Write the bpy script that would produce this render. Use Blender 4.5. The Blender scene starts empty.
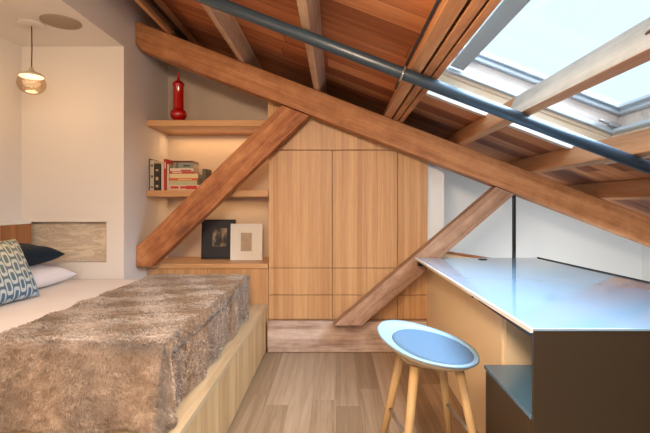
import bpy, bmesh, math, random
import numpy as np
from mathutils import Vector, Matrix
random.seed(7); rng = np.random.default_rng(7)
scn = bpy.context.scene; COL = scn.collection
TH = math.radians(20.9); CT, ST = math.cos(TH), math.sin(TH)
H0 = 2.373                       # height of the ceiling boards above x = 0
def roof_z(x, n=0.0): return H0 - x*math.tan(TH) + n/CT

# ------------------------------------------------------------------ materials
def new_mat(name):
    m = bpy.data.materials.new(name); m.use_nodes = True
    nt = m.node_tree; b = nt.nodes['Principled BSDF']
    return m, nt, b
def N(nt, typ, **kw):
    n = nt.nodes.new(typ)
    for k, v in kw.items():
        if k.startswith('in_'): n.inputs[int(k[3:])].default_value = v
        else: setattr(n, k, v)
    return n
def L(nt, a, b): nt.links.new(a, b)
def math_(nt, op, a, b=None):
    n = nt.nodes.new('ShaderNodeMath'); n.operation = op
    for i, v in enumerate((a, b)):
        if v is None: continue
        if isinstance(v, (int, float)): n.inputs[i].default_value = v
        else: L(nt, v, n.inputs[i])
    return n.outputs[0]
def plain(name, col, rough=.6, metal=0, spec=.5, bump=0, bscale=60, var=0, coat=0):
    m, nt, b = new_mat(name)
    b.inputs['Base Color'].default_value = (*col, 1)
    b.inputs['Roughness'].default_value = rough; b.inputs['Metallic'].default_value = metal
    b.inputs['Specular IOR Level'].default_value = spec
    b.inputs['Coat Weight'].default_value = coat; b.inputs['Coat Roughness'].default_value = .05
    tc = N(nt, 'ShaderNodeTexCoord'); no = N(nt, 'ShaderNodeTexNoise')
    no.inputs['Scale'].default_value = bscale; no.inputs['Detail'].default_value = 4
    L(nt, tc.outputs['Object'], no.inputs['Vector'])
    if var:
        mx = N(nt, 'ShaderNodeMix', data_type='RGBA')
        mx.inputs[6].default_value = (*[c*(1-var) for c in col], 1)
        mx.inputs[7].default_value = (*[min(1, c*(1+var)) for c in col], 1)
        L(nt, no.outputs['Fac'], mx.inputs[0]); L(nt, mx.outputs[2], b.inputs['Base Color'])
    if bump:
        bp = N(nt, 'ShaderNodeBump'); bp.inputs['Strength'].default_value = bump; bp.inputs['Distance'].default_value = .01
        L(nt, no.outputs['Fac'], bp.inputs['Height']); L(nt, bp.outputs[0], b.inputs['Normal'])
    return m
def wood(name, c0, c1, c2, axis='X', rough=.5, stretch=.06, scale=14, plank=None, plank_axis='Y', plen=None,
         tint=.0, seam=0, bump=.25, knots=0, knotcol=(.08, .03, .015), spec=.4):
    """grain runs along `axis`; plank = board width measured along plank_axis"""
    m, nt, b = new_mat(name)
    tc = N(nt, 'ShaderNodeTexCoord'); sep = N(nt, 'ShaderNodeSeparateXYZ'); L(nt, tc.outputs['Object'], sep.inputs[0])
    mp = N(nt, 'ShaderNodeMapping')
    sc = {'X': (stretch, 1, 1), 'Y': (1, stretch, 1), 'Z': (1, 1, stretch)}[axis]
    mp.inputs['Scale'].default_value = sc
    vec = tc.outputs['Object']; rnd = None
    if plank:
        row = math_(nt, 'DIVIDE', sep.outputs[plank_axis], plank); rowi = math_(nt, 'FLOOR', row)
        rf = math_(nt, 'FRACT', row); cell = rowi
        wn = N(nt, 'ShaderNodeTexWhiteNoise', noise_dimensions='1D'); L(nt, rowi, wn.inputs['W'])
        if plen:
            al = math_(nt, 'ADD', math_(nt, 'DIVIDE', sep.outputs[axis], plen), math_(nt, 'MULTIPLY', wn.outputs['Value'], 7.3))
            ai = math_(nt, 'FLOOR', al); af = math_(nt, 'FRACT', al)
            cell = math_(nt, 'ADD', rowi, math_(nt, 'MULTIPLY', ai, 37.17))
            wn = N(nt, 'ShaderNodeTexWhiteNoise', noise_dimensions='1D'); L(nt, cell, wn.inputs['W'])
        rnd = wn.outputs['Value']
        off = N(nt, 'ShaderNodeVectorMath', operation='SCALE'); L(nt, wn.outputs['Color'], off.inputs[0]); off.inputs['Scale'].default_value = 9
        ad = N(nt, 'ShaderNodeVectorMath', operation='ADD'); L(nt, vec, ad.inputs[0]); L(nt, off.outputs[0], ad.inputs[1]); vec = ad.outputs[0]
    L(nt, vec, mp.inputs['Vector'])
    n1 = N(nt, 'ShaderNodeTexNoise'); n1.inputs['Scale'].default_value = scale; n1.inputs['Detail'].default_value = 6
    n1.inputs['Roughness'].default_value = .62; n1.inputs['Distortion'].default_value = .6
    L(nt, mp.outputs[0], n1.inputs['Vector'])
    n2 = N(nt, 'ShaderNodeTexNoise'); n2.inputs['Scale'].default_value = scale*7; n2.inputs['Detail'].default_value = 3
    L(nt, mp.outputs[0], n2.inputs['Vector'])
    f = math_(nt, 'ADD', math_(nt, 'MULTIPLY', n1.outputs['Fac'], .72), math_(nt, 'MULTIPLY', n2.outputs['Fac'], .28))
    if rnd is not None and tint:
        f = math_(nt, 'ADD', f, math_(nt, 'MULTIPLY', math_(nt, 'SUBTRACT', rnd, .5), tint))
    cr = N(nt, 'ShaderNodeValToRGB'); e = cr.color_ramp.elements
    e[0].position = .33; e[0].color = (*c0, 1); e[1].position = .68; e[1].color = (*c2, 1)
    mid = cr.color_ramp.elements.new(.5); mid.color = (*c1, 1)
    if knots:
        mo = N(nt, 'ShaderNodeTexNoise'); mo.inputs['Scale'].default_value = 5; mo.inputs['Detail'].default_value = 8; mo.inputs['Roughness'].default_value = .7
        L(nt, vec, mo.inputs['Vector']); f = math_(nt, 'ADD', f, math_(nt, 'MULTIPLY', math_(nt, 'SUBTRACT', mo.outputs['Fac'], .5), .55))
    L(nt, f, cr.inputs[0]); colr = cr.outputs[0]
    if knots:
        vo = N(nt, 'ShaderNodeTexVoronoi'); vo.inputs['Scale'].default_value = knots
        mk = N(nt, 'ShaderNodeMapping'); mk.inputs['Scale'].default_value = {'X': (.45, 1, 1), 'Y': (1, .45, 1), 'Z': (1, 1, .45)}[axis]
        L(nt, vec, mk.inputs[0]); L(nt, mk.outputs[0], vo.inputs['Vector'])
        k = N(nt, 'ShaderNodeMapRange'); k.inputs[1].default_value = .05; k.inputs[2].default_value = .16
        k.inputs[3].default_value = .75; k.inputs[4].default_value = 0; L(nt, vo.outputs['Distance'], k.inputs[0])
        mx = N(nt, 'ShaderNodeMix', data_type='RGBA'); L(nt, k.outputs[0], mx.inputs[0]); L(nt, colr, mx.inputs[6]); mx.inputs[7].default_value = (*knotcol, 1)
        colr = mx.outputs[2]
    if plank and seam:
        s = math_(nt, 'LESS_THAN', rf, seam)
        if plen: s = math_(nt, 'MAXIMUM', s, math_(nt, 'LESS_THAN', af, seam*plank/plen))
        mx = N(nt, 'ShaderNodeMix', data_type='RGBA'); L(nt, math_(nt, 'MULTIPLY', s, .72), mx.inputs[0]); L(nt, colr, mx.inputs[6])
        mx.inputs[7].default_value = (c0[0]*.25, c0[1]*.25, c0[2]*.25, 1); colr = mx.outputs[2]
    L(nt, colr, b.inputs['Base Color']); b.inputs['Roughness'].default_value = rough
    b.inputs['Specular IOR Level'].default_value = spec
    bp = N(nt, 'ShaderNodeBump'); bp.inputs['Strength'].default_value = bump; bp.inputs['Distance'].default_value = .004
    L(nt, f, bp.inputs['Height']); L(nt, bp.outputs[0], b.inputs['Normal'])
    return m
def emit(name, col, st):
    m, nt, b = new_mat(name); b.inputs['Base Color'].default_value = (*col, 1)
    b.inputs['Emission Color'].default_value = (*col, 1); b.inputs['Emission Strength'].default_value = st
    return m
def thin_glass(name, col, gl=.12, rough=.02):
    m = bpy.data.materials.new(name); m.use_nodes = True; nt = m.node_tree; nt.nodes.clear()
    o = N(nt, 'ShaderNodeOutputMaterial'); t = N(nt, 'ShaderNodeBsdfTransparent'); g = N(nt, 'ShaderNodeBsdfGlossy'); mx = N(nt, 'ShaderNodeMixShader')
    fr = N(nt, 'ShaderNodeLayerWeight'); fr.inputs[0].default_value = .25
    t.inputs[0].default_value = (*col, 1); g.inputs['Roughness'].default_value = rough
    fac = math_(nt, 'ADD', math_(nt, 'MULTIPLY', math_(nt, 'POWER', fr.outputs['Facing'], 3), .35), gl)
    L(nt, fac, mx.inputs[0]); L(nt, t.outputs[0], mx.inputs[1]); L(nt, g.outputs[0], mx.inputs[2]); L(nt, mx.outputs[0], o.inputs[0])
    return m

M = {}
M['oak_v'] = wood('oak_veneer', (.44, .225, .095), (.54, .295, .132), (.64, .37, .175), 'Z', .42, .03, 30, plank=.047, plank_axis='X', tint=.22, bump=.04)
M['oak_side'] = wood('oak_side', (.40, .225, .095), (.52, .31, .14), (.62, .39, .19), 'Z', .45, .05, 16, plank=.06, plank_axis='Y', tint=.25, bump=.06)
M['oak_h'] = wood('oak_shelf', (.50, .26, .11), (.60, .33, .15), (.68, .40, .20), 'X', .42, .06, 14, bump=.06)
M['oak_plat'] = wood('oak_platform_top', (.38, .25, .13), (.50, .34, .19), (.60, .43, .25), 'Y', .4, .05, 14, plank=.13, plank_axis='X', tint=.2, bump=.06)
M['head'] = wood('walnut_headboard', (.30, .12, .045), (.40, .17, .065), (.50, .23, .09), 'Z', .45, .05, 16, plank=.05, plank_axis='Y', tint=.3, bump=.06)
M['beam'] = wood('fir_beam', (.27, .10, .036), (.43, .18, .070), (.57, .275, .12), 'X', .62, .06, 9, bump=.5, knots=2.2, knotcol=(.16, .06, .025))
M['brace'] = wood('old_fir_brace', (.20, .06, .02), (.38, .14, .05), (.56, .25, .10), 'X', .62, .10, 13, bump=.6, knots=3, knotcol=(.1, .035, .015))
M['brace2'] = wood('grey_fir_brace', (.22, .115, .065), (.38, .215, .135), (.54, .335, .22), 'X', .62, .10, 13, bump=.6, knots=3, knotcol=(.1, .035, .015))
M['purlin'] = wood('fir_purlin', (.36, .155, .06), (.47, .22, .095), (.60, .33, .17), 'X', .6, .05, 14, bump=.4)
M['purlin_halflit'] = wood('half_skylit_purlin', (.40, .25, .15), (.50, .34, .22), (.62, .46, .33), 'X', .6, .05, 12, bump=.4, knots=1.3, knotcol=(.2, .1, .06))  # fir toned paler to carry the skylight on the right faces
M['purlin_skylit'] = wood('skylit_purlin', (.36, .36, .345), (.48, .48, .46), (.60, .60, .58), 'X', .6, .05, 12, bump=.4, knots=1.3, knotcol=(.09, .05, .035))  # skylight put into the colour of the purlin's sides
M['roof'] = wood('roof_boards', (.24, .07, .026), (.40, .135, .05), (.55, .225, .09), 'X', .6, .05, 10, plank=.19, plank_axis='Y', plen=2.7, tint=.34, seam=.035, bump=.4)
M['pine'] = wood('pale_pine', (.58, .44, .30), (.69, .54, .38), (.78, .64, .48), 'X', .5, .05, 12, bump=.1)
M['pine_y'] = wood('pale_pine_y', (.58, .44, .30), (.69, .54, .38), (.78, .64, .48), 'Y', .5, .05, 12, bump=.1)
M['curb'] = wood('pinkish_curb', (.50, .40, .34), (.62, .52, .46), (.74, .64, .57), 'X', .5, .05, 10, bump=.1, knots=2, knotcol=(.1, .05, .04))
M['sill'] = wood('weathered_sill', (.30, .185, .135), (.50, .35, .27), (.66, .50, .41), 'X', .7, .08, 13, bump=.9, knots=3.1, knotcol=(.22, .09, .05))
M['floor'] = wood('floor_boards', (.22, .14, .08), (.325, .215, .132), (.42, .29, .19), 'Y', .34, .03, 22, plank=.155, plank_axis='X', plen=1.6, tint=.32, seam=.012, bump=.12)
M['leg'] = wood('oak_leg', (.42, .26, .11), (.53, .34, .155), (.62, .42, .20), 'X', .45, .05, 14, bump=.05)
M['cream'] = plain('cream_panel', (.88, .69, .45), .5, var=.04, bscale=5)
M['wall'] = plain('white_plaster', (.70, .66, .62), .75, bump=.06, bscale=90, var=.03)
M['wall_warm'] = plain('beige_plaster', (.60, .48, .365), .75, bump=.06, bscale=90, var=.03)
M['wall_cool'] = plain('white_paint', (.78, .80, .80), .7, bump=.04, bscale=80, var=.02)
M['black'] = plain('black_metal', (.012, .013, .016), .38, spec=.5, bump=.05)
M['dark'] = plain('dark_bronze_panel', (.048, .033, .020), .33, bump=.03, bscale=200, var=.05)
M['skylit_top'] = plain('sky_reflection_top', (.09, .22, .38), .14, spec=.8)  # blue base colour holds the skylight's reflection
M['pipe'] = plain('grey_blue_pipe', (.018, .036, .056), .38, spec=.6, bump=.05, bscale=30, var=.2)
M['alu'] = plain('aluminium_frame', (.55, .62, .68), .28, metal=.35, bump=.03)
M['greyp'] = plain('grey_frame_board', (.30, .315, .32), .6, bump=.05)
M['whitep'] = plain('white_trim_paint', (.82, .82, .78), .45)
M['fabric_white'] = plain('white_cotton', (.80, .72, .66), .85, bump=.25, bscale=14)
M['pillow_white'] = plain('white_pillow', (.76, .73, .76), .85, bump=.2, bscale=18)
M['navy'] = plain('navy_velvet', (.006, .016, .030), .6, spec=.2, bump=.3, bscale=40, var=.3)
M['plastic'] = plain('stool_shell', (.27, .41, .52), .3, bump=.02)
M['under'] = plain('stool_underside', (.52, .40, .27), .5, bump=.02)  # warm bounce from the floor put into the underside colour
M['felt'] = plain('stool_pad', (.085, .15, .235), .8, bump=.3, bscale=300, var=.12)
M['steel'] = plain('steel', (.42, .42, .43), .3, metal=.8)
M['redglass'] = plain('red_glass', (.42, .004, .004), .08, spec=.6, coat=1)
M['glass'] = thin_glass('clear_glass', (.985, .99, 1), .015)
M['cord'] = plain('cord', (.10, .045, .02), .6)
M['lamp_cream'] = plain('lamp_cream', (.62, .52, .40), .35)
M['disc'] = plain('speaker_grille', (.36, .285, .21), .8, bump=.4, bscale=400)
M['led'] = emit('warm_led', (1, .76, .50), 1.5)

def desk_glass():
    m, nt, b = new_mat('desk_glass')
    b.inputs['Base Color'].default_value = (.30, .47, .63, 1); b.inputs['Roughness'].default_value = .06
    b.inputs['Specular IOR Level'].default_value = .8; b.inputs['Coat Weight'].default_value = .6; b.inputs['Coat Roughness'].default_value = .03
    return m
M['desk'] = desk_glass()
def marble():
    m, nt, b = new_mat('onyx')
    tc = N(nt, 'ShaderNodeTexCoord'); mp = N(nt, 'ShaderNodeMapping'); mp.inputs['Rotation'].default_value = (0, -.5, 0); mp.inputs['Scale'].default_value = (1, 1, 4.2)
    L(nt, tc.outputs['Object'], mp.inputs[0])
    no = N(nt, 'ShaderNodeTexNoise'); no.inputs['Scale'].default_value = 4.2; no.inputs['Detail'].default_value = 8; no.inputs['Distortion'].default_value = 1.6
    L(nt, mp.outputs[0], no.inputs['Vector'])
    cr = N(nt, 'ShaderNodeValToRGB'); e = cr.color_ramp.elements
    e[0].position = .36; e[0].color = (.50, .42, .33, 1); e[1].position = .62; e[1].color = (.70, .61, .49, 1)
    for p, c in ((.47, (.62, .53, .42, 1)), (.495, (.42, .35, .28, 1)), (.515, (.64, .55, .43, 1))):
        x = cr.color_ramp.elements.new(p); x.color = c
    L(nt, no.outputs['Fac'], cr.inputs[0]); L(nt, cr.outputs[0], b.inputs['Base Color']); b.inputs['Roughness'].default_value = .25
    return m
M['onyx'] = marble()
def fur_mat():
    m, nt, b = new_mat('fur')
    tc = N(nt, 'ShaderNodeTexCoord'); no = N(nt, 'ShaderNodeTexNoise'); no.inputs['Scale'].default_value = 22; no.inputs['Detail'].default_value = 8; no.inputs['Roughness'].default_value = .8
    mp = N(nt, 'ShaderNodeMapping'); mp.inputs['Scale'].default_value = (.55, 1.5, .8); mp.inputs['Rotation'].default_value = (0, 0, -.5)
    L(nt, tc.outputs['Object'], mp.inputs[0]); L(nt, mp.outputs[0], no.inputs['Vector'])
    cr = N(nt, 'ShaderNodeValToRGB'); e = cr.color_ramp.elements
    e[0].position = .36; e[0].color = (.24, .15, .10, 1); e[1].position = .66; e[1].color = (.68, .53, .42, 1)
    x = cr.color_ramp.elements.new(.5); x.color = (.44, .32, .235, 1)
    L(nt, no.outputs['Fac'], cr.inputs[0]); L(nt, cr.outputs[0], b.inputs['Base Color'])
    b.inputs['Roughness'].default_value = .7; b.inputs['Sheen Weight'].default_value = .5; b.inputs['Specular IOR Level'].default_value = .2
    return m
M['fur'] = fur_mat()
def lattice():
    """blue and sand interlocking lattice cushion cover (object space: x across, z up)"""
    m, nt, b = new_mat('lattice_cushion')
    tc = N(nt, 'ShaderNodeTexCoord'); sep = N(nt, 'ShaderNodeSeparateXYZ'); L(nt, tc.outputs['Object'], sep.inputs[0])
    u = math_(nt, 'MULTIPLY', sep.outputs['X'], 21); v = math_(nt, 'MULTIPLY', sep.outputs['Z'], 9)
    ui = math_(nt, 'FLOOR', u); uf = math_(nt, 'FRACT', u)
    vv = math_(nt, 'FRACT', math_(nt, 'ADD', v, math_(nt, 'FRACT', math_(nt, 'MULTIPLY', ui, .5))))
    du = math_(nt, 'DIVIDE', math_(nt, 'ABSOLUTE', math_(nt, 'SUBTRACT', uf, .5)), .50)
    dv = math_(nt, 'DIVIDE', math_(nt, 'ABSOLUTE', math_(nt, 'SUBTRACT', vv, .5)), .46)
    dd = math_(nt, 'POWER', math_(nt, 'ADD', math_(nt, 'POWER', du, 4), math_(nt, 'POWER', dv, 4)), .25)
    mask = math_(nt, 'MULTIPLY', math_(nt, 'GREATER_THAN', dd, .52), math_(nt, 'LESS_THAN', dd, .92))
    gr = N(nt, 'ShaderNodeMapRange'); gr.inputs[1].default_value = -.2; gr.inputs[2].default_value = .24
    L(nt, sep.outputs['Z'], gr.inputs[0])
    base = N(nt, 'ShaderNodeMix', data_type='RGBA'); base.inputs[6].default_value = (.045, .115, .20, 1); base.inputs[7].default_value = (.19, .22, .16, 1)
    L(nt, gr.outputs[0], base.inputs[0])
    li = N(nt, 'ShaderNodeMix', data_type='RGBA'); li.inputs[6].default_value = (.42, .50, .56, 1); li.inputs[7].default_value = (.62, .55, .34, 1)
    L(nt, gr.outputs[0], li.inputs[0])
    mx = N(nt, 'ShaderNodeMix', data_type='RGBA'); L(nt, mask, mx.inputs[0]); L(nt, base.outputs[2], mx.inputs[6]); L(nt, li.outputs[2], mx.inputs[7])
    L(nt, mx.outputs[2], b.inputs['Base Color']); b.inputs['Roughness'].default_value = .85
    return m
M['lattice'] = lattice()

# ------------------------------------------------------------------ mesh helpers
def finish(name, bm, mat, parent=None, bevel=0, smooth=False, mats=None):
    bmesh.ops.recalc_face_normals(bm, faces=bm.faces)
    me = bpy.data.meshes.new(name); bm.to_mesh(me); bm.free()
    for m in (mats or [mat]): me.materials.append(m)
    o = bpy.data.objects.new(name, me); COL.objects.link(o)
    if parent: o.parent = parent
    if bevel:
        md = o.modifiers.new('bevel', 'BEVEL'); md.width = bevel; md.segments = 2; md.limit_method = 'ANGLE'; md.angle_limit = math.radians(40)
    if smooth:
        for p in me.polygons: p.use_smooth = True
    return o
def add_box(bm, x0, x1, y0, y1, z0, z1, mx=None):
    vs = [bm.verts.new(Vector(p) if mx is None else mx @ Vector(p)) for p in
          ((x0,y0,z0),(x1,y0,z0),(x1,y1,z0),(x0,y1,z0),(x0,y0,z1),(x1,y0,z1),(x1,y1,z1),(x0,y1,z1))]
    for f in ((0,3,2,1),(4,5,6,7),(0,1,5,4),(1,2,6,5),(2,3,7,6),(3,0,4,7)): bm.faces.new([vs[i] for i in f])
def box(name, b, mat, parent=None, bevel=0):
    bm = bmesh.new(); add_box(bm, *b); return finish(name, bm, mat, parent, bevel)
def add_prism(bm, poly, a0, a1, axis='Y'):
    """poly of 2-D points extruded along axis: Y -> (x,z), Z -> (x,y), X -> (y,z)"""
    def P(p, a): return {'Y': (p[0], a, p[1]), 'Z': (p[0], p[1], a), 'X': (a, p[0], p[1])}[axis]
    A = [bm.verts.new(P(p, a0)) for p in poly]; B = [bm.verts.new(P(p, a1)) for p in poly]
    bm.faces.new(A); bm.faces.new(B[::-1]); n = len(poly)
    for i in range(n): bm.faces.new([A[i], B[i], B[(i+1)%n], A[(i+1)%n]])
def prism(name, poly, a0, a1, mat, axis='Y', parent=None, bevel=0):
    bm = bmesh.new(); add_prism(bm, poly, a0, a1, axis); return finish(name, bm, mat, parent, bevel)
def add_lathe(bm, prof, c=(0,0), seg=32):
    rings = []
    for r, z in prof:
        rings.append([bm.verts.new((c[0]+max(r,1e-4)*math.cos(2*math.pi*i/seg), c[1]+max(r,1e-4)*math.sin(2*math.pi*i/seg), z)) for i in range(seg)])
    for a, b in zip(rings, rings[1:]):
        for i in range(seg): bm.faces.new([a[i], a[(i+1)%seg], b[(i+1)%seg], b[i]])
    bm.faces.new(rings[0][::-1]); bm.faces.new(rings[-1])
def lathe(name, prof, mat, parent=None, seg=32, smooth=True):
    bm = bmesh.new(); add_lathe(bm, prof, (0,0), seg); return finish(name, bm, mat, parent, smooth=smooth)
def add_tube(bm, pts, r0, r1=None, seg=14):
    r1 = r0 if r1 is None else r1; rings = []; n = len(pts)
    for i, p in enumerate(pts):
        p = Vector(p); d = (Vector(pts[min(i+1, n-1)]) - Vector(pts[max(i-1, 0)])).normalized()
        s = d.cross(Vector((0,0,1)) if abs(d.z) < .9 else Vector((0,1,0))).normalized(); t = d.cross(s)
        r = r0 + (r1-r0)*i/(n-1)
        rings.append([bm.verts.new(p + r*(s*math.cos(2*math.pi*k/seg) + t*math.sin(2*math.pi*k/seg))) for k in range(seg)])
    for a, b in zip(rings, rings[1:]):
        for k in range(seg): bm.faces.new([a[k], a[(k+1)%seg], b[(k+1)%seg], b[k]])
    bm.faces.new(rings[0][::-1]); bm.faces.new(rings[-1])
def tube(name, pts, r0, mat, parent=None, r1=None, seg=14):
    bm = bmesh.new(); add_tube(bm, pts, r0, r1, seg); return finish(name, bm, mat, parent, smooth=True)
def tag(o, label, cat, group=None):
    o['label'] = label; o['category'] = cat
    if group: o['group'] = group
    return o
def thing(name, label, cat, loc=(0,0,0), group=None):
    o = bpy.data.objects.new(name, None); COL.objects.link(o); o.location = loc; o.empty_display_size = .05
    return tag(o, label, cat, group)
def st(o): o['kind'] = 'structure'; return o
def keep(o, parent):           # parent an object whose mesh is in world coordinates
    o.parent = parent; o.matrix_parent_inverse = Matrix.Translation(-Vector(parent.location)); return o
def wob(bm, amt, f=3):          # slight hand-hewn waviness
    from mathutils import noise
    for v in bm.verts:
        v.co += Vector(noise.noise_vector(v.co*f))*amt

# ------------------------------------------------------------------ room shell
XL, XA, XR = -1.70, -2.52, 3.25
YF, YB, YR = 3.47, 4.60, -1.60
st(box('floor', (-2.75, 3.4, YR-.1, 4.75, -.06, 0), M['floor']))
rb = bmesh.new(); OU0, OU1, OY0, OY1 = .645, 2.07, 1.05, 3.12
for b in ((-3.1, OU0, YR-.12, 4.75, 0, .04), (OU1, 3.7, YR-.12, 4.75, 0, .04), (OU0, OU1, OY1, 4.75, 0, .04), (OU0, OU1, YR-.12, OY0, 0, .04)): add_box(rb, *b)
ROOFROT = Matrix.Translation((0,0,H0)) @ Matrix.Rotation(TH, 4, 'Y')
ceil_ = st(finish('ceiling', rb, M['roof'])); ceil_.matrix_world = ROOFROT
def top(x): return roof_z(x) + .02
prw = lambda name, x0, x1, y0, y1, z0, mat, z1=None: st(prism(name, [(x0,z0),(x1,z0),(x1,z1 or top(x1)),(x0,z1 or top(x0))], y0, y1, mat))
prw('wall_back', XA, XR, YB, YB+.1, 0, M['wall_cool'])
st(prism('wall_niche', [(XL,0),(.83,0),(.83,roof_z(.83,-.21)),(XL,roof_z(XL,-.21))], 4.39, 4.46, M['wall_warm']))
prw('wall_right', XR, XR+.1, YR, YB+.1, 0, M['wall_cool'])
prw('wall_left', XA-.1, XA, YR, 4.46, 0, M['wall'])
# pier that closes the bed alcove; its camera side has the onyx niche cut into it
nx0, nx1, nz0, nz1 = -2.52, -1.84, .84, 1.165
bm = bmesh.new()
add_box(bm, XA, nx1, 3.55, 4.46, 0, 2.57)
add_box(bm, nx1, XL, YF, 4.46, 0, 2.57)
add_box(bm, XA, nx1, YF, 3.55, 0, nz0)
add_box(bm, XA, nx1, YF, 3.55, nz1, 2.57)
st(finish('wall_alcove', bm, M['wall'])).name = 'wall_alcove'
prw('wall_bulkhead', XA, XL, YR, 4.46, 2.57, M['wall'])
st(prism('wall_return', [(.832,0),(.985,0),(.985,roof_z(.985,-.24)),(.832,roof_z(.832,-.24))], 3.95, YB-.002, M['wall_cool']))
# rear wall (behind the camera) with a window opening added to let daylight in
bm = bmesh.new()
wx0, wx1, wz0, wz1 = -1.3, 1.3, .7, 1.85
add_prism(bm, [(XA-.1,0),(wx0,0),(wx0,top(wx0)),(XA-.1,top(XA-.1))], YR-.1, YR)
add_prism(bm, [(wx1,0),(XR+.1,0),(XR+.1,top(XR+.1)),(wx1,top(wx1))], YR-.1, YR)
add_box(bm, wx0, wx1, YR-.1, YR, 0, wz0)
add_prism(bm, [(wx0,wz1),(wx1,wz1),(wx1,top(wx1)),(wx0,top(wx0))], YR-.1, YR)
st(finish('wall_rear', bm, M['wall']))
bm = bmesh.new()
for b in ((wx0,wx1,YR-.08,YR-.02,wz0,wz0+.05),(wx0,wx1,YR-.08,YR-.02,wz1-.05,wz1),(wx0,wx0+.05,YR-.08,YR-.02,wz0,wz1),(wx1-.05,wx1,YR-.08,YR-.02,wz0,wz1),(-.02,.02,YR-.08,YR-.02,wz0,wz1)): add_box(bm,*b)
w2 = st(finish('window_added', bm, M['whitep']))

# wood infill panel above the cupboards, up to the boards
st(prism('trim_1', [(-.612,1.795),(.828,1.795),(.828,roof_z(.828,-.21)),(-.612,roof_z(-.612,-.21))], 3.882, 4.385, M['oak_v']))
# onyx slab recessed in the alcove niche, with its pale ledge
t = tag(box('stone_panel', (nx0+.004, nx1-.002, 3.535, 3.548, nz0+.002, nz1-.002), M['onyx']), 'veined beige stone slab set in the wall recess beside the bed head', 'stone panel')
# wooden headboard on the alcove's left wall
hb = thing('headboard', 'reddish wooden headboard panel on the left wall behind the pillows', 'headboard', (XA+.04, 2.6, .42))
keep(box('panel', (XA+.002, XA+.08, .9, 3.467, .42, 1.15), M['head'], bevel=.003), hb)
keep(box('cap', (XA+.002, XA+.083, .9, 3.465, 1.151, 1.168), M['whitep'], bevel=.002), hb)

# ------------------------------------------------------------------ skylight (window_1) in roof-local space
sk = bpy.data.objects.new('window_1', None); COL.objects.link(sk); sk['kind'] = 'structure'; sk.matrix_world = ROOFROT
def ring(name, u0, u1, y0, y1, wu, wy, n0, n1, mat, bevel=.003):
    bm = bmesh.new()
    add_box(bm, u0, u1, y1-wy, y1, n0, n1); add_box(bm, u0, u1, y0, y0+wy, n0, n1)
    add_box(bm, u0, u0+wu, y0+wy, y1-wy, n0, n1); add_box(bm, u1-wu, u1, y0+wy, y1-wy, n0, n1)
    return finish(name, bm, mat, sk, bevel)
ring('ceiling_trim', OU0-.004, OU1+.06, OY0-.06, OY1+.06, .06, .06, -.016, -.001, M['pine'])
ring('white_bead', OU0+.006, OU1-.003, OY0+.003, OY1-.003, .014, .014, -.022, .03, M['whitep'])
ring('lower_jamb', OU0+.003, OU1-.001, OY0+.001, OY1-.001, .012, .012, .032, .145, M['pine'])
ring('jamb_batten', OU0+.001, OU1-.001, OY0+.001, OY1-.001, .02, .02, .147, .172, M['pine'])
ring('sill_frame', OU0+.02, OU1-.004, OY0+.004, OY1-.004, .05, .05, .174, .20, M['alu'])
ring('upper_curb', OU0+.004, OU1+.02, OY0-.02, OY1+.02, .035, .035, .202, .315, M['curb'])
ring('sash_frame', OU0-.006, OU1+.006, OY0-.006, OY1+.006, .055, .055, .317, .345, M['alu'])
ring('glazing_bead', OU0-.01, OU1+.01, OY0-.01, OY1+.01, .09, .09, .346, .372, M['alu'])
gb = finish('shade_board', (lambda b: (add_box(b, .785, .885, OY0+.05, OY1-.06, .205, .220), b)[1])(bmesh.new()), M['greyp'], sk, .002)
bm = bmesh.new(); add_box(bm, OU0+.02, OU1-.02, OY0+.02, OY1-.02, .374, .380); finish('glass', bm, M['glass'], sk)
bm = bmesh.new(); add_box(bm, OU1-.10, OU1-.03, OY1-.10, OY1-.055, .203, .235); add_box(bm, OU1-.17, OU1-.08, OY1-.085, OY1-.06, .212, .224); finish('hinge', bm, M['steel'], sk, .003)

# ------------------------------------------------------------------ purlins (run along y, bottoms on the truss)
NP = -.15                         # purlin bottom, roof-local n
def purlin(u, w, mat, label, y0=YR+.02, y1=4.58, n1=-.004, name='purlin', grp='roof purlins'):
    bm = bmesh.new(); steps = 26
    L_ = y1-y0
    add_box(bm, 0, L_, -w/2, w/2, 0, n1-NP)
    bmesh.ops.bisect_plane  # noqa
    o = finish(name, bm, mat, bevel=.004)
    # local x -> world y, local y -> roof -u, local z -> roof normal
    R = Matrix(((0, -CT, ST, 0), (1, 0, 0, 0), (0, ST, CT, 0), (0, 0, 0, 1)))
    org = Vector((u*CT + NP*ST, y0, H0 - u*ST + NP*CT)); o.matrix_world = Matrix.Translation(org) @ R
    return tag(o, label, 'beam', grp)
def skylit_sides(o, ycut, y0=YR+.02):  # painted skylight stays on the sides before the cut, fir elsewhere
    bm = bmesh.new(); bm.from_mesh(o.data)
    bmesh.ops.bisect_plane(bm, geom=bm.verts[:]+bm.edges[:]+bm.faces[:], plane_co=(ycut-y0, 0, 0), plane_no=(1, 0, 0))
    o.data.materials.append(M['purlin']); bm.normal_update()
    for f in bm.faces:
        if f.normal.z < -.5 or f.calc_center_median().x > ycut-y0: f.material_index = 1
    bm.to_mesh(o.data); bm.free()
def add_knot(o, lx, w):
    bm = bmesh.new(); bmesh.ops.create_uvsphere(bm, u_segments=16, v_segments=8, radius=1, matrix=Matrix.Translation((lx, w/2, .075)) @ Matrix.Diagonal((.022, .0025, .009, 1)))
    return finish('knot', bm, M['cord'], o, smooth=True)
def u_of(x): return (x - NP*ST)/CT
purlin(u_of(-1.42), .055, M['purlin'], 'orange ceiling purlin at upper left corner, beside the black conduit')
purlin(u_of(-.80), .055, M['purlin_halflit'], 'ceiling purlin second from the left, meeting the truss up right of the vase')
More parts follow.
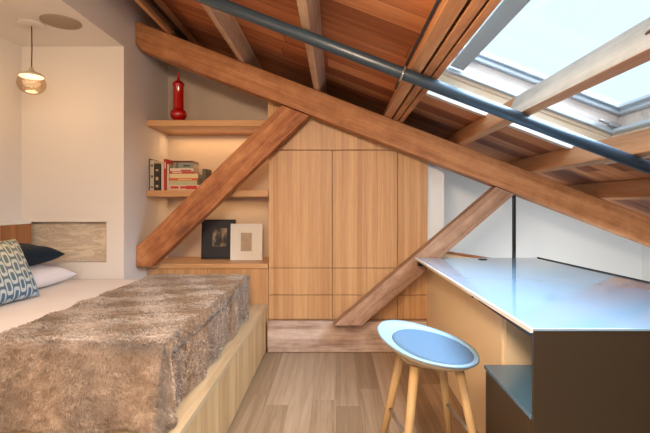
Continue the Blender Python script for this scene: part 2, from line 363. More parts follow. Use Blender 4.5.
purlin(u_of(-.165), .055, M['purlin_halflit'], 'ceiling purlin nearest the picture centre, toned paler for skylight on its right face')
purlin(u_of(.440), .066, M['purlin'], 'orange ceiling purlin at left of the three planks edging the skylight')
purlin(u_of(.503), .044, M['beam'], 'brown middle plank of the three edging the skylight')
purlin(u_of(.547), .034, M['beam'], 'brown plank directly against the skylight trim')
skylit_p = purlin(u_of(1.055), .055, M['purlin_skylit'], 'purlin with skylight painted pale on its sides and a dark knot, running across the skylight opening', y1=4.58); skylit_sides(skylit_p, 2.62); add_knot(skylit_p, 3.04, .055)
purlin(u_of(1.67), .055, M['purlin'], 'orange purlin passing right beyond the skylight corner', y1=4.58)
purlin(u_of(2.26), .055, M['purlin'], 'rightmost short purlin low above the truss end', y1=4.58)

# ------------------------------------------------------------------ truss
def px(x, y, z): return ((x-336)/433*z, 1.308-(y-204)/433*z)
ZT0, ZT1 = 3.66, 3.81
def beam_poly(name, pts, y0, y1, mat, label, parent=None, cat='beam', ang=None):
    """pts: world (x,z) outline; local x follows the first->second edge so grain follows the beam"""
    p0, p1 = Vector(pts[0]), Vector(pts[1]); d = (p1-p0).normalized(); a = math.atan2(d.y, d.x)
    loc = []
    for p in pts:
        v = Vector(p)-p0; loc.append((v.x*math.cos(a)+v.y*math.sin(a), -v.x*math.sin(a)+v.y*math.cos(a)))
    o = prism(name, loc, 0, y1-y0, mat, bevel=.006)
    o.matrix_world = Matrix.Translation((p0.x, y0, p0.y)) @ Matrix.Rotation(-a, 4, 'Y')
    if parent: 
        mw = o.matrix_world.copy(); o.parent = parent; o.matrix_parent_inverse = Matrix.Translation(-Vector(parent.location))
    else: tag(o, label, cat)
    return o
tx0, tx1 = XL+.004, 3.2
tt = lambda x: roof_z(x, NP) - .004          # truss top meets purlin bottoms
beam_poly('truss_beam', [(tx0, tt(tx0)), (tx1, tt(tx1)), (tx1, tt(tx1)-.232), (tx0+.06, tt(tx0+.06)-.228), (tx0, tt(tx0)-.195)], ZT0, ZT1, M['beam'],
          'long sloping rough brown truss beam crossing the room above the cupboards')
tb = lambda x: tt(x) - .236
Z1 = 3.67
# left brace
ax, az = px(283, 106, Z1); bx, bz = px(309, 111, Z1)
b1 = [px(139.5, 244, Z1), (ax-.01, tb(ax-.01)), (bx, tb(bx)), (px(152, 265, Z1)[0], .776), (XL+.004, .776), (XL+.004, px(138, 246, Z1)[1])]
beam_poly('diagonal_brace', b1, Z1, 3.80, M['brace'], 'dark knotty diagonal timber brace crossing in front of the bookshelves')
c0 = px(333, 320.5, Z1); c1 = px(496, 186, Z1); c2 = px(515, 194.5, Z1); c3 = px(362, 320.5, Z1)
b2 = [(c0[0], .275), (c1[0], tb(c1[0])), (c2[0], tb(c2[0])), (c3[0], .275)]
beam_poly('diagonal_brace', b2, Z1, 3.80, M['brace2'], 'greyish diagonal timber brace passing behind the desk corner')
# sill beam
bm = bmesh.new(); add_box(bm, -.606, 1.9, 0, .012, 0, .272)
o = finish('sill_beam', bmesh.new(), M['sill']); bpy.data.objects.remove(o); bm.free()
tag(box('sill_beam', (-.604, .806, 3.806, 3.868, .001, .272), M['sill'], bevel=.01), 'weathered grey pink timber sill beam on the floor under the drawers', 'beam')
# steel hanger rod
hr = thing('hanger_rod', 'thin black vertical steel rod hanging from the truss beam behind the desk', 'rod', (1.53, 3.72, .86))
keep(box('bar', (1.517, 1.543, 3.71, 3.735, .002, tb(1.53)-.004), M['black'], bevel=.003), hr)

# ------------------------------------------------------------------ pipe and cables
NPp = NP-.038
def rl(u, y, n): return Vector((u*CT+n*ST, y, H0-u*ST+n*CT))
pp = thing('ceiling_pipe', 'long dark grey blue pipe slung under the purlins across the sloping ceiling', 'pipe', rl(0, 2.4, NPp))
keep(tube('pipe', [rl(-2.0, 2.4, NPp), rl(.5, 2.4, NPp), rl(3.3, 2.4, NPp)], .034, M['pipe'], seg=24), pp)
for uu in (u_of(.43),):
    bm = bmesh.new()
    for s in range(1):
        pts = [rl(uu-.05+.0, 2.4, NPp)+Vector((0, .042*math.cos(a), 0))+Vector((ST, 0, CT))*.042*math.sin(a) for a in [i*2*math.pi/20 for i in range(21)]]
        add_tube(bm, pts, .006, seg=8)
    keep(finish('clamp', bm, M['steel'], smooth=True), pp)
cb = tag(tube('ceiling_cable', [rl(u_of(.43)-.045, 1.0, -.10), rl(u_of(.43)-.048, 2.3, -.12), rl(u_of(.43)-.05, 2.47, -.17), rl(u_of(.43)-.05, 2.62, -.215)], .008, M['black']), 'thin black cable running beside the skylight planks to the pipe', 'cable')
tag(tube('conduit', [rl(-1.395, YR+.05, -.11), rl(-1.395, 4.3, -.11)], .026, M['black']), 'black conduit running beside the purlin at upper left corner', 'conduit')

# ------------------------------------------------------------------ cupboards and drawers
CX = [-.612, -.035, .548, .828]
XE = [px(268.5, 0, 3.88)[0], px(332.3, 0, 3.88)[0], px(397.6, 0, 3.88)[0], px(427.6, 0, 3.88)[0]]
g = .0025
names = ['left wide oak wall cupboard with a tall door over two drawers', 'middle wide oak wall cupboard with a tall door over two drawers', 'narrow oak wall cupboard at right, crossed by the greyish brace']
for i in range(3):
    x0, x1 = XE[i], XE[i+1]
    t = thing('wall_cupboard', names[i], 'cupboard', ((x0+x1)/2, 3.9, 0), 'built-in cupboards below the truss')
    keep(box('body', (x0+.001, x1-.001, 3.902, 4.385, .002, 1.79), M['oak_v']), t)
    keep(box('door', (x0+g, x1-g, 3.88, 3.9, .738, 1.788), M['oak_v'], bevel=.001), t)
    keep(box('drawer', (x0+g, x1-g, 3.88, 3.9, .496, .732), M['oak_v'], bevel=.001), t)
    keep(box('drawer', (x0+g, x1-g, 3.88, 3.9, .276, .490), M['oak_v'], bevel=.001), t)
# low cupboard and counter below the shelves
lc = thing('low_cupboard', 'low oak cupboard under the shelves behind the bed', 'cupboard', (-1.15, 4.1, 0))
keep(box('body', (XL+.003, XE[0]-.002, 3.902, 4.385, .002, .728), M['oak_v']), lc)
for a, b in ((XL+.004, -1.157), (-1.153, XE[0]-.003)):
    keep(box('door', (a, b, 3.88, 3.9, .02, .726), M['oak_v'], bevel=.001), lc)
tag(box('counter_top', (XL+.003, XE[0]-.003, 3.868, 4.387, .7305, .772), M['oak_h'], bevel=.002), 'oak counter slab under the two picture frames', 'counter')
tag(box('wall_shelf', (XL+.002, XE[0]-.003, 3.88, 4.388, 2.006, 2.06), M['oak_h'], bevel=.002), 'upper oak wall shelf holding the red glass vase', 'shelf', 'oak wall shelves')
tag(box('wall_shelf', (XL+.002, XE[0]-.003, 3.88, 4.388, 1.375, 1.43), M['oak_h'], bevel=.002), 'lower oak wall shelf holding the books', 'shelf', 'oak wall shelves')

# ------------------------------------------------------------------ red vase
hz = lambda y, z=3.97: 1.308+(204-y)/433*z
v = thing('glass_vase', 'tall red glass vase with slim neck on the upper shelf', 'vase', ((178.5-336)/433*3.97, 3.97, 2.061))
prof = [(.0, 0), (.030, 0), (.032, .012), (.052, .03), (.066, .055), (.068, .075), (.060, .098), (.043, .118), (.042, .14), (.041, .32), (.044, .328), (.048, .342), (.046, .356), (.034, .372), (.016, .385), (.010, .40), (.008, .43), (.009, .448), (.013, .455), (.0, .455)]
prof = [(r_*1.13, z_*.985) for r_, z_ in prof]
p2 = []
for i in range(len(prof)-1):
    for k in range(2):
        q = k/2; p2.append((prof[i][0]*(1-q)+prof[i+1][0]*q, prof[i][1]*(1-q)+prof[i+1][1]*q))
lathe('vessel', p2+[prof[-1]], M['redglass'], v, 36)

# ------------------------------------------------------------------ books
def bcol(name, c): return plain('cover_'+name, c, .55, var=.05, bscale=40)
paper = plain('paper', (.72, .64, .50), .8, bump=.3, bscale=250)
def book(x0, x1, y0, y1, z0, z1, col, label, upright=True, band=None, rot=0):
    cx, cy = (x0+x1)/2, (y0+y1)/2
    t = thing('book', label, 'book', (cx, cy, z0), 'books on the lower shelf')
    m = bcol('c%d' % int(col[0]*999+col[1]*77), col)
    c = .003
    if upright:   # spine faces the room (-y)
        bm = bmesh.new(); add_box(bm, x0, x0+c, y0, y1, z0, z1); add_box(bm, x1-c, x1, y0, y1, z0, z1); add_box(bm, x0+c, x1-c, y0, y0+c, z0, z1)
        cov = keep(finish('cover', bm, m), t); keep(box('pages', (x0+c, x1-c, y0+c, y1-.005, z0+.005, z1-.005), paper), t)
    else:
        bm = bmesh.new(); add_box(bm, x0, x1, y0, y1, z0, z0+c); add_box(bm, x0, x1, y0, y1, z1-c, z1); add_box(bm, x0, x1, y0, y0+c, z0+c, z1-c)
        cov = keep(finish('cover', bm, m), t); keep(box('pages', (x0+.004, x1-.004, y0+c, y1-.004, z0+c, z1-c), paper), t)
    if band:
        bc, rects = band; bmat = bcol('b%d' % int(bc[0]*999+bc[2]*55), bc)
        for (fx0, fx1, fz0, fz1) in rects:
            q = box('spine_title', (x0+(x1-x0)*fx0, x0+(x1-x0)*fx1, y0-.0012, y0, z0+(z1-z0)*fz0, z0+(z1-z0)*fz1), bmat)
            q.parent = cov
    return t
ZB, yb = 1.431, 3.93
k = 3.93/433
def X_(p): return (p-336)*k
up = [(146.5+.9, 149.3, 158.5, (.07, .075, .06), 'slim dark grey book leftmost on the shelf against the wall', ((.45, .45, .36), [(.2, .8, .1, .3), (.2, .8, .4, .62)])),
      (149.5, 153.6, 160, (.56, .49, .36), 'beige book standing second from the wall', ((.10, .09, .07), [(.25, .75, .08, .14), (.25, .75, .42, .5), (.25, .75, .78, .86)])),
      (153.9, 160.2, 163.5, (.035, .02, .014), 'thick dark brown book standing beside the beige one', ((.55, .42, .26), [(.3, .7, .38, .5), (.3, .7, .72, .78), (.3, .7, .12, .2)])),
      (160.8, 163.6, 162.5, (.66, .52, .40), 'slim cream book standing left of the red one', None),
      (163.8, 166.4, 159, (.42, .02, .012), 'slim red book standing upright among cream books', ((.7, .55, .45), [(.3, .7, .7, .9)])),
      (166.6, 168.6, 164, (.60, .52, .36), 'slim cream book standing right of the red one', None)]
for i, (a, b, ytop, col, lab, band) in enumerate(up):
    book(X_(a), X_(b), yb+.01*(i % 2), yb+.2, ZB, 1.308+(204-ytop)*k, col, lab, True, band)
hs = [(169.2, 200, 5.6, (.62, .48, .36), 'wide cream and red patterned book at the bottom of the stack', ((.55, .03, .02), [(.05, .3, .35, .75), (.36, .55, .35, .75), (.55, .9, .2, .85)])),
      (169.2, 197, 4.2, (.45, .44, .25), 'pale green book second from the bottom of the stack', None),
      (170, 197.5, 2.4, (.62, .12, .03), 'thin orange red book in the middle of the stack', ((.75, .45, .2), [(.3, .8, .25, .7)])),
      (169.4, 198, 4.4, (.70, .55, .30), 'cream yellow book above the orange one', None),
      (169.8, 194, 2.4, (.48, .05, .02), 'thin red book in the upper half of the stack', ((.75, .6, .45), [(.1, .5, .3, .7)])),
      (170.2, 193.5, 3.0, (.72, .58, .48), 'pinkish white book below the grey volume', ((.3, .03, .02), [(.45, .9, .1, .5)])),
      (173.5, 193, 5.6, (.24, .26, .20), 'grey green book lying near the top of the stack', ((.06, .06, .05), [(.12, .16, 0, 1), (.2, .24, 0, 1), (.5, .85, .3, .6)])),
      (171, 192.5, 1.8, (.10, .015, .012), 'dark maroon book on top of the stack', None)]
z = ZB
for a, b, h, col, lab, band in hs:
    x0, x1 = X_(a), X_(b)
    book(x0, x1, yb, yb+.18, z, z+h*k, col, lab, False, band); z += h*k + .0004
book(X_(200.6), X_(204.6), yb+.05, yb+.22, ZB, ZB+.20, (.10, .085, .055), 'dark olive book standing behind the brace at the right of the stack')

# ------------------------------------------------------------------ picture frames on the counter
def frame(x, y, w, h, d, lean, mf, mi, label, mat_in, pic, op):
    t = thing('picture_frame', label, 'picture frame', (x, y, .773), 'picture frames on the counter')
    t.rotation_euler = (-lean, 0, 0)
    bm = bmesh.new(); fw = .018
    add_box(bm, -w/2, w/2, 0, d, 0, fw); add_box(bm, -w/2, w/2, 0, d, h-fw, h); add_box(bm, -w/2, -w/2+fw, 0, d, fw, h-fw); add_box(bm, w/2-fw, w/2, 0, d, fw, h-fw)
    finish('frame', bm, mf, t, .002)
    a, b, c, e = op
    bm = bmesh.new()
    X0, X1, Z0, Z1_ = -w/2+fw, w/2-fw, fw, h-fw
    add_box(bm, X0, a, .006, .010, Z0, Z1_); add_box(bm, b, X1, .006, .010, Z0, Z1_); add_box(bm, a, b, .006, .010, Z0, c); add_box(bm, a, b, .006, .010, e, Z1_)
    finish('mat_board', bm, mat_in, t)
    bm = bmesh.new(); add_box(bm, X0, X1, .011, .014, Z0, Z1_); finish('picture', bm, pic, t)
    bm = bmesh.new(); add_box(bm, X0, X1, .0145, d-.002, Z0, Z1_); finish('backing', bm, mf, t)
    return t
m_art, nt, b_ = new_mat('dark_artwork')
tc = N(nt, 'ShaderNodeTexCoord'); no = N(nt, 'ShaderNodeTexNoise'); no.inputs['Scale'].default_value = 13; no.inputs['Detail'].default_value = 2
mp = N(nt, 'ShaderNodeMapping'); mp.inputs['Scale'].default_value = (1.2, 1, .7); L(nt, tc.outputs['Object'], mp.inputs[0]); L(nt, mp.outputs[0], no.inputs['Vector'])
cr = N(nt, 'ShaderNodeValToRGB'); cr.color_ramp.elements[0].position = .42; cr.color_ramp.elements[0].color = (.035, .03, .03, 1); cr.color_ramp.elements[1].position = .66; cr.color_ramp.elements[1].color = (.36, .27, .17, 1)
L(nt, no.outputs['Fac'], cr.inputs[0]); L(nt, cr.outputs[0], b_.inputs['Base Color']); b_.inputs['Roughness'].default_value = .4
blackf = plain('black_frame_wood', (.012, .013, .018), .35); blackm = plain('black_mat', (.02, .02, .024), .5)
whitef = plain('white_frame_wood', (.78, .77, .74), .45); whitem = plain('white_mat', (.80, .77, .70), .7); sand = plain('sand_print', (.46, .36, .26), .6, var=.25, bscale=14)
z1, z2 = 4.21, 4.12
frame((218-336)/433*z1, z1, 34/433*z1, 39.5/433*z1, .025, .06, blackf, None, 'larger black picture frame with a dark artwork, behind the white frame', blackm, m_art, (-.062, .082, .12, .30))
frame((246.2-336)/433*z2, z2, 32/433*z2, 36.5/433*z2, .035, .05, whitef, None, 'smaller white picture frame with a sand coloured print', whitem, sand, (-.055, .05, .085, .26))

# ------------------------------------------------------------------ bed platform, mattress, throw, pillows
pf = thing('bed_platform', 'wide oak bed platform with drawer fronts along the aisle', 'bed platform', (-1.5, 2.0, 0))
PY0, PX = -.6, -.618
poly = lambda e=0: [(XA+.003, PY0), (PX-e, PY0), (PX-e, 3.864), (XL+.004, 3.864), (XL+.004, YF-.004), (XA+.003, YF-.004)]
keep(prism('carcass', poly(.026), .002, .372, M['oak_side'], 'Z'), pf)
keep(prism('platform_top', poly(-.006), .384, .412, M['oak_plat'], 'Z', bevel=.002), pf)
ys = [3.862, 2.45, 1.35, .25, -.6]
for a, b in zip(ys[1:], ys):
    keep(box('drawer_front', (PX-.024, PX, a+.003, b-.003, .012, .375), M['oak_side'], bevel=.0015), pf)
def grid_obj(name, fn, nu, nv, mat, parent=None, thick=0, closed=False):
    bm = bmesh.new(); V = [[bm.verts.new(fn(i/(nu-1), j/(nv-1))) for j in range(nv)] for i in range(nu)]
    for i in range(nu-1):
        for j in range(nv-1): bm.faces.new([V[i][j], V[i+1][j], V[i+1][j+1], V[i][j+1]])
    o = finish(name, bm, mat, parent, smooth=True)
    if thick:
        md = o.modifiers.new('solid', 'SOLIDIFY'); md.thickness = thick; md.offset = -1
    return o
from mathutils import noise
MT = .715; MX0, MX1, MY0, MY1 = -2.43, -.725, 1.80, 3.455
def soft_slab(name, x0, x1, y0, y1, z0, z1, mat, r=.05, wob_=.006, f=4):
    bm = bmesh.new(); nx, ny = 50, 50
    def P(i, j, top_):
        u, v = i/(nx-1), j/(ny-1); x = x0+(x1-x0)*u; y = y0+(y1-y0)*v
        ex = min(u, 1-u)*(x1-x0); ey = min(v, 1-v)*(y1-y0); e = min(ex, ey)
        d = 0 if e > r else r - math.sqrt(max(0, r*r-(r-e)**2))
        if top_: return (x, y, z1 - d + wob_*noise.noise(Vector((x*f, y*f, 3.1)))*min(1, e/r))
        return (x, y, z0 + d*.5)
    A = [[bm.verts.new(P(i, j, True)) for j in range(ny)] for i in range(nx)]
    B = [[bm.verts.new(P(i, j, False)) for j in range(ny)] for i in range(nx)]
    for i in range(nx-1):
        for j in range(ny-1):
            bm.faces.new([A[i][j], A[i+1][j], A[i+1][j+1], A[i][j+1]]); bm.faces.new([B[i][j], B[i][j+1], B[i+1][j+1], B[i+1][j]])
    for i in range(nx-1):
        bm.faces.new([A[i][0], B[i][0], B[i+1][0], A[i+1][0]]); bm.faces.new([A[i][-1], A[i+1][-1], B[i+1][-1], B[i][-1]])
    for j in range(ny-1):
        bm.faces.new([A[0][j], A[0][j+1], B[0][j+1], B[0][j]]); bm.faces.new([A[-1][j], B[-1][j], B[-1][j+1], A[-1][j+1]])
    return finish(name, bm, mat, smooth=True)
mt = soft_slab('mattress', MX0, MX1, MY0, MY1, .414, MT, M['fabric_white'])
tag(mt, 'mattress made up in cream white bedding on the oak platform', 'mattress')

TX0, TY1 = -1.455, 3.45            # throw: left edge, far edge
DR = .30
def throw_pos(a, b):
    """a: distance from the left edge along x; b: distance from the far edge towards the camera"""
    top_a = (-.70) - TX0; top_b = TY1 - 1.765
    ea, eb = max(0, a-top_a), max(0, b-top_b); rr = .085
    r = math.hypot(ea, eb)
    x = TX0 + min(a, top_a); y = TY1 - min(b, top_b)
    z = MT + .014
    if r > 0:
        dx, dy = ea/r, -eb/r; q = rr*math.pi/2
        if r < q: ang = r/rr; out = rr*math.sin(ang); dn = rr*(1-math.cos(ang))
        else: out = rr; dn = rr + (r-q)
        fold = .034*math.sin(17*(x-y)+2.5*noise.noise(Vector((x*3, y*3, 0))))*min(1, dn/.22)
        wgt = eb/(ea+eb+1e-9)
        out += fold*(.35+.3*wgt) + (.02+.15*wgt)*dn
        ins = .085-.03*wgt
        x += dx*(out-ins*min(1, r/.1)); y += dy*(out-ins*min(1, r/.1)); z -= dn
        z = max(z, .430+.006*abs(noise.noise(Vector((x*9, y*9, 1)))))
    w = .013*noise.noise(Vector((x*2.1+y*1.2, y*4.5-x*1.5, 2))) + .008*noise.noise(Vector((x*7, y*9, 5)))
    return Vector((x, y, z + (w + .010)*(1 if r == 0 else max(0, 1-r/.1))))
LA = (-.70-TX0)+.345; LB = (TY1-1.765)+.355
th = thing('fur_throw', 'brown faux fur throw draped over the foot of the bed', 'throw blanket', (-1.1, 2.6, .42))
base = keep(grid_obj('backing_cloth', lambda u, v: throw_pos(u*LA, v*LB), 90, 150, M['fur']), th)
# pile: short strands combed towards the camera and the aisle
NS = 230000
rnd = rng.random((NS, 6)); verts = np.zeros((NS*4, 3), dtype=np.float32)
GA, GB = 130, 220
grid = np.array([[throw_pos(i/(GA-1)*LA, j/(GB-1)*LB) for j in range(GB)] for i in range(GA)])
du = np.gradient(grid, axis=0); dv = np.gradient(grid, axis=1)
nn = np.cross(dv, du); nn /= np.linalg.norm(nn, axis=2, keepdims=True)+1e-9
if nn[20, 20, 2] < 0: nn = -nn
fi = rnd[:, 0]*(GA-1.001); fj = rnd[:, 1]*(GB-1.001); i0 = fi.astype(int); j0 = fj.astype(int); ti = (fi-i0)[:, None]; tj = (fj-j0)[:, None]
def samp(A): return (A[i0, j0]*(1-ti)*(1-tj)+A[i0+1, j0]*ti*(1-tj)+A[i0, j0+1]*(1-ti)*tj+A[i0+1, j0+1]*ti*tj)
P = samp(grid); Nn = samp(nn); U = samp(du); V = samp(dv)
U /= np.linalg.norm(U, axis=1, keepdims=True)+1e-9; V /= np.linalg.norm(V, axis=1, keepdims=True)+1e-9
sw = np.sin(P[:, 0:1]*17+P[:, 1:2]*9)+np.sin(P[:, 1:2]*23-P[:, 0:1]*6+1)
comb = V*.75 + U*(.35+.35*sw) + (rnd[:, 2:3]-.5)*U*1.3 + (rnd[:, 3:4]-.5)*V*1.0
ln = (.013+.013*rnd[:, 4:5])
d1 = Nn*.75 + comb*.5; d1 /= np.linalg.norm(d1, axis=1, keepdims=True)
d2 = Nn*.30 + comb*.85; d2[:, 2] -= .15; d2 /= np.linalg.norm(d2, axis=1, keepdims=True)
side = np.cross(d1, Nn + (rng.random((NS, 3))-.5)); side /= np.linalg.norm(side, axis=1, keepdims=True)+1e-9
wd = .0011
mid = P + d1*ln*.5; tip = mid + d2*ln*.6
verts[0::4] = P - side*wd; verts[1::4] = P + side*wd; verts[2::4] = mid + side*wd*.8; verts[3::4] = tip; verts[:, 2] = np.maximum(verts[:, 2], .4145)
me = bpy.data.meshes.new('fur_pile'); me.vertices.add(NS*4); me.vertices.foreach_set('co', verts.ravel())
me.loops.add(NS*4); me.polygons.add(NS); me.loops.foreach_set('vertex_index', np.arange(NS*4, dtype=np.int32))
me.polygons.foreach_set('loop_start', np.arange(0, NS*4, 4, dtype=np.int32)); me.polygons.foreach_set('loop_total', np.full(NS, 4, dtype=np.int32))
me.update(calc_edges=True); me.materials.append(M['fur'])
fp = bpy.data.objects.new('fur_pile', me); COL.objects.link(fp); keep(fp, th); fp['kind'] = 'stuff'

def pillow(name, w, h, t, mat, label, loc, rot, group=None, cat='pillow', piping=None, pinch=.09):
    """w along x, h along z, thickness along y"""
    bm = bmesh.new(); n = 34; ht = {}
    def P(i, j, s):
        u, v = i/(n-1)*2-1, j/(n-1)*2-1
        k_ = 1-pinch*(1-min(1, abs(v)**2)) if True else 1
        x = u*w/2*(1-pinch*(1-v*v)*abs(u)); z = v*h/2*(1-pinch*(1-u*u)*abs(v))
        e = max(0, (1-u**4)*(1-v**4))**.55
        y = s*t/2*e*(1+.10*noise.noise(Vector((u*2+loc[0], v*2, s))))
        return (x, y, z)
    A = [[bm.verts.new(P(i, j, -1)) for j in range(n)] for i in range(n)]
    B = [[A[i][j] if i in (0, n-1) or j in (0, n-1) else bm.verts.new(P(i, j, 1)) for j in range(n)] for i in range(n)]
    for i in range(n-1):
        for j in range(n-1):
            bm.faces.new([A[i][j], A[i+1][j], A[i+1][j+1], A[i][j+1]]); bm.faces.new([B[i][j], B[i][j+1], B[i+1][j+1], B[i+1][j]])
    o = finish(name, bm, mat, smooth=True); o.rotation_euler = rot; o.location = loc
    return tag(o, label, cat, group)
hp = math.pi/2
def rotm(ex, ez):
    """x axis -> ex, z axis -> ez"""
    ex = Vector(ex).normalized(); ez = Vector(ez).normalized(); ey = ez.cross(ex).normalized(); ez = ex.cross(ey)
    return Matrix((ex, ey, ez)).transposed().to_euler()
pillow('pillow', .64, .44, .14, M['pillow_white'], 'white pillow lying on the mattress under the navy one', (-2.20, 3.0, .797), rotm((0, 1, 0), (1, 0, -.10)))
pillow('pillow', .66, .35, .14, M['navy'], 'dark navy pillow lying on top of the white pillow', (-2.24, 2.96, .95), rotm((.05, 1, .0), (1, 0, -.12)))
pillow('cushion', .45, .40, .13, M['lattice'], 'square blue and sand lattice patterned cushion leaning on the pillows', (-1.99, 2.54, .905), rotm((.10, 1, 0), (-.42, 0, .9)), cat='cushion', pinch=.05)

# ------------------------------------------------------------------ pendant and ceiling disc
pl = thing('pendant_lamp', 'small round glass pendant lamp hanging in the bed alcove', 'lamp', (-2.13, 3.03, 2.15))
def lt(name, prof, mat, parent=pl): return lathe(name, prof, mat, parent, 40)
lt('canopy', [(0, .409), (.078, .409), (.085, .412), (.085, .4195), (0, .4195)], M['wall'])
keep_ = tube('cord', [(0, 0, .115), (.002, 0, .25), (0, 0, .40)], .004, M['cord'], pl)
R = .088; gp = [(R*math.sin(a), -R*.86*math.cos(a)) for a in [math.pi*i/26 for i in range(24)]]
bm = bmesh.new(); add_lathe(bm, gp, seg=40); gl = finish('globe', bm, thin_glass('smoked_globe', (.84, .74, .62), .05, .15), pl, smooth=True)
lt('cap', [(0, .112), (.012, .112), (.016, .09), (.04, .080), (.066, .066), (.080, .052), (0, .050)], M['lamp_cream'])
lt('diffuser', [(0, .0495), (.074, .0495), (.074, .045), (0, .045)], M['led'])
lt('lower_glint', [(0, -.052), (.030, -.052), (.038, -.057), (.028, -.062), (0, -.063)], M['led'])  # glowing disc stands in for a reflection at the globe's bottom
tag(lathe('ceiling_speaker', [(0, 2.564), (.122, 2.564), (.126, 2.566), (.126, 2.5695), (0, 2.5695)], M['disc']), 'flat round beige disc flush on the alcove ceiling beside the pendant', 'ceiling speaker').location = (-1.905, 3.0, 0)

# ------------------------------------------------------------------ desk
DZ = .855
dk = thing('desk', 'long desk with pale blue glass top and dark end panel', 'desk', (1.2, 2.6, 0))
bm = bmesh.new(); add_prism(bm, [(.717, 1.575), (1.84, 1.575), (1.80, 2.45), (1.695, 3.65), (.679, 3.65)], DZ-.010, DZ, 'Z')
keep(finish('glass_top', bm, M['desk'], bevel=.002), dk)
bm = bmesh.new(); add_prism(bm, [(.722, 1.591), (1.835, 1.591), (1.795, 2.45), (1.69, 3.55), (.83, 3.55), (.83, 2.2), (.722, 2.2)], DZ-.040, DZ-.011, 'Z')
keep(finish('underframe', bm, M['black']), dk)
keep(prism('edge_strip', [(.706, 1.575), (.7165, 1.575), (.6785, 3.65), (.668, 3.65)], DZ-.016, DZ+.001, M['whitep'], 'Z'), dk)
keep(box('corner_bracket', (.683, .80, 3.585, 3.648, DZ-.062, DZ-.012), M['black'], bevel=.002), dk)
keep(prism('side_panel', [(2.125, .002), (3.868, .002), (3.868, .74), (3.655, .74), (3.60, DZ-.0115), (2.125, DZ-.0115)], .812, .828, M['cream'], 'X'), dk)
keep(box('return_panel', (.829, 1.66, 2.11, 2.125, .002, DZ-.041), M['cream']), dk)
keep(box('end_panel', (.719, 1.84, 1.577, 1.59, .002, DZ-.0115), M['dark'], bevel=.002), dk)
keep(prism('black_lip', [(1.841, 1.58), (1.847, 1.58), (1.806, 2.45), (1.701, 3.65), (1.695, 3.65), (1.80, 2.45)], DZ-.02, DZ+.007, M['black'], 'Z'), dk)
g_ = lathe('grommet', [(0, 0), (.034, 0), (.036, .003), (.030, .005), (0, .005)], M['black']); g_.location = (1.20, 3.54, DZ+.0005); keep(g_, dk)
kn = lathe('knob', [(0, 0), (.006, 0), (.006, .008), (.012, .011), (.012, .02), (0, .021)], M['black']); kn.rotation_euler = (0, -hp, 0); kn.location = (.811, 2.52, .775); keep(kn, dk)
pd = thing('drawer_pedestal', 'low dark drawer pedestal tucked under the desk end', 'pedestal', (1.05, 1.84, 0))
keep(box('body', (.722, 1.36, 1.60, 2.09, .004, .512), M['dark'], bevel=.002), pd)
keep(box('top', (.716, 1.366, 1.596, 2.096, .513, .530), M['skylit_top'], bevel=.002), pd)
# partition behind the desk
pt = thing('partition', 'low cream partition with a sloping dark wooden cap behind the desk corner', 'partition', (1.1, 3.9, 0))
keep(prism('panel', [(.835, .003), (1.40, .003), (1.40, .80), (.835, .885)], 3.872, 3.90, M['cream']), pt)
keep(prism('cap', [(.835, .888), (1.40, .803), (1.40, .822), (.835, .907)], 3.85, 3.925, M['brace'], bevel=.002), pt)

# ------------------------------------------------------------------ stool
SX, SY = .432, 2.02
sl = thing('bar_stool', 'round pale blue shell stool on four oak legs before the desk', 'stool', (SX, SY, 0))
fb = math.atan2(.42, -.9)
def seat_pt(r, f, off=0):
    c = math.cos(f-fb); lip = max(0, c)**1.6
    rad = .222 + .008*lip
    z = .642 + .048*r*c + .020*r**4 + .018*lip*r**4
    return Vector((rad*r*math.cos(f)*1.02, rad*r*math.sin(f)*.98, z+off))
def disc(name, fn, mat, nr=16, nf=64, thick=.011):
    bm = bmesh.new(); c = bm.verts.new(fn(0, 0)); rs = [[bm.verts.new(fn(i/nr, 2*math.pi*k_/nf)) for k_ in range(nf)] for i in range(1, nr+1)]
    for k_ in range(nf): bm.faces.new([c, rs[0][k_], rs[0][(k_+1)%nf]])
    for a, b in zip(rs, rs[1:]):
        for k_ in range(nf): bm.faces.new([a[k_], b[k_], b[(k_+1)%nf], a[(k_+1)%nf]])
    o = finish(name, bm, mat, sl, smooth=True)
    md = o.modifiers.new('s', 'SOLIDIFY'); md.thickness = thick; md.offset = -1 if o.data.polygons[0].normal.z > 0 else 1
    return o
disc('seat_shell', seat_pt, M['plastic'])
def under_pt(r, f):
    p = seat_pt(r*.95, f); p.z = p.z - .0125 - .030*(1-r**5); return p
disc('seat_underside', under_pt, M['under'], thick=.004)
def pad_pt(r, f):
    p = seat_pt(0, 0); R_ = .192*r; dx, dy = R_*math.cos(f)+.018, R_*math.sin(f)*.95-.010
    p.x += dx; p.y += dy; p.z += .048*(dx*math.cos(fb)+dy*math.sin(fb))/.222 + .006 + .014*(1-r**12)**.5; return p
disc('seat_pad', pad_pt, M['felt'], thick=.004)
ft = []
for (sx, sy) in ((-1, 1), (-1, -1), (1, 1), (1, -1)):
    q8 = math.radians(8); ox, oy = sx*math.cos(q8)-sy*math.sin(q8), sx*math.sin(q8)+sy*math.cos(q8)
    p0 = Vector((ox*.10, oy*.10, .590)); p1 = Vector((ox*.195, oy*.205, .006))
    o = tube('leg', [(0, 0, 0), ((p1-p0).length*.5, 0, 0), ((p1-p0).length, 0, 0)], .0215, M['leg'], sl, r1=.0155, seg=20)
    o.location = p0; o.rotation_euler = (p1-p0).to_track_quat('X', 'Z').to_euler()
    ft.append(p0 + (p1-p0)*.50)
hz_ = ft[0].z
for a, b in ((0, 1), (1, 3), (3, 2)):
    tube('footrest_bar', [ft[a], ft[b]], .0085, M['steel'], sl)
lathe('leg_hub', [(0, .585), (.12, .585), (.13, .592), (.13, .603), (0, .606)], M['under'], sl)

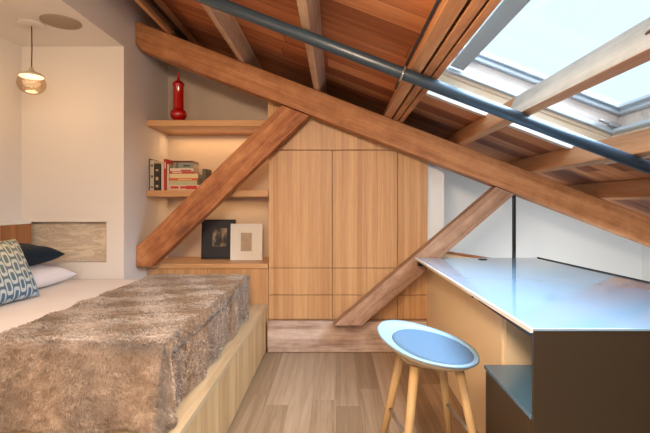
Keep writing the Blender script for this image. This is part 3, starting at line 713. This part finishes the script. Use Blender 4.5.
# ------------------------------------------------------------------ light
w = bpy.data.worlds.new('world'); scn.world = w; w.use_nodes = True
bg = w.node_tree.nodes['Background']; bg.inputs[0].default_value = (.70, .88, .98, 1); bg.inputs[1].default_value = 1.28
def light(name, typ, loc, rot, energy, col, **kw):
    d = bpy.data.lights.new(name, typ); d.energy = energy; d.color = col
    for k_, v_ in kw.items(): setattr(d, k_, v_)
    o = bpy.data.objects.new(name, d); COL.objects.link(o); o.location = loc; o.rotation_euler = rot; return o
light('daylight', 'SUN', (2, 1, 5), (0, math.radians(50), 0), 32, (.56, .79, 1.0), angle=math.radians(78))
light('rear_fill_sun', 'SUN', (0, -4, 3), (math.radians(62), 0, 0), 2.0, (.9, .93, 1.0), angle=math.radians(60))  # second sun, added as fill through the rear window
light('room_fill', 'AREA', (-.3, -.6, 2.2), (math.radians(25), 0, 0), 72, (1, .80, .60), shape='DISK', size=.9)  # added fill behind the camera, no fitting modelled
light('cupboard_fill', 'AREA', (-.25, 1.05, 2.12), (math.radians(48), 0, 0), 34, (1, .76, .52), shape='DISK', size=.4)  # unseen fill added above the frame to brighten cupboards and bed
light('alcove_fill', 'POINT', (-2.0, .9, 2.0), (0, 0, 0), 20, (1, .64, .37), shadow_soft_size=.2)  # extra unseen source added to brighten the alcove
light('back_wall_fill', 'AREA', (2.2, 3.3, .45), (math.radians(105), 0, 0), 13, (.80, .92, 1.0), shape='RECTANGLE', size=1.0, size_y=.4)  # cool fill added out of sight behind the desk for the back wall
light('pendant_bulb', 'POINT', (-2.13, 3.03, 2.12), (0, 0, 0), 3, (1, .70, .42), shadow_soft_size=.08)
light('shelf_fill', 'AREA', (-1.15, 4.28, 1.995), (math.radians(-10), 0, 0), 2.2, (1, .62, .30), shape='RECTANGLE', size=.95, size_y=.02)  # warm strips added under both shelves to brighten the niche
light('shelf_fill', 'AREA', (-1.15, 4.28, 1.365), (math.radians(-10), 0, 0), 1.2, (1, .62, .30), shape='RECTANGLE', size=.95, size_y=.02)

# ------------------------------------------------------------------ camera
cd = bpy.data.cameras.new('camera'); cam = bpy.data.objects.new('camera', cd); COL.objects.link(cam)
cam.location = (0, 0, 1.308); cam.rotation_euler = (math.radians(90), 0, 0)
cd.sensor_width = 36; cd.lens = 24*433/433.33; cd.shift_x = -11/650; cd.shift_y = -12.5/650; cd.clip_start = .02
scn.camera = cam
scn.view_settings.view_transform = 'Standard'; scn.view_settings.look = 'None'; scn.view_settings.gamma = 1; scn.view_settings.use_curve_mapping = False
scn.view_settings.exposure = 0.0
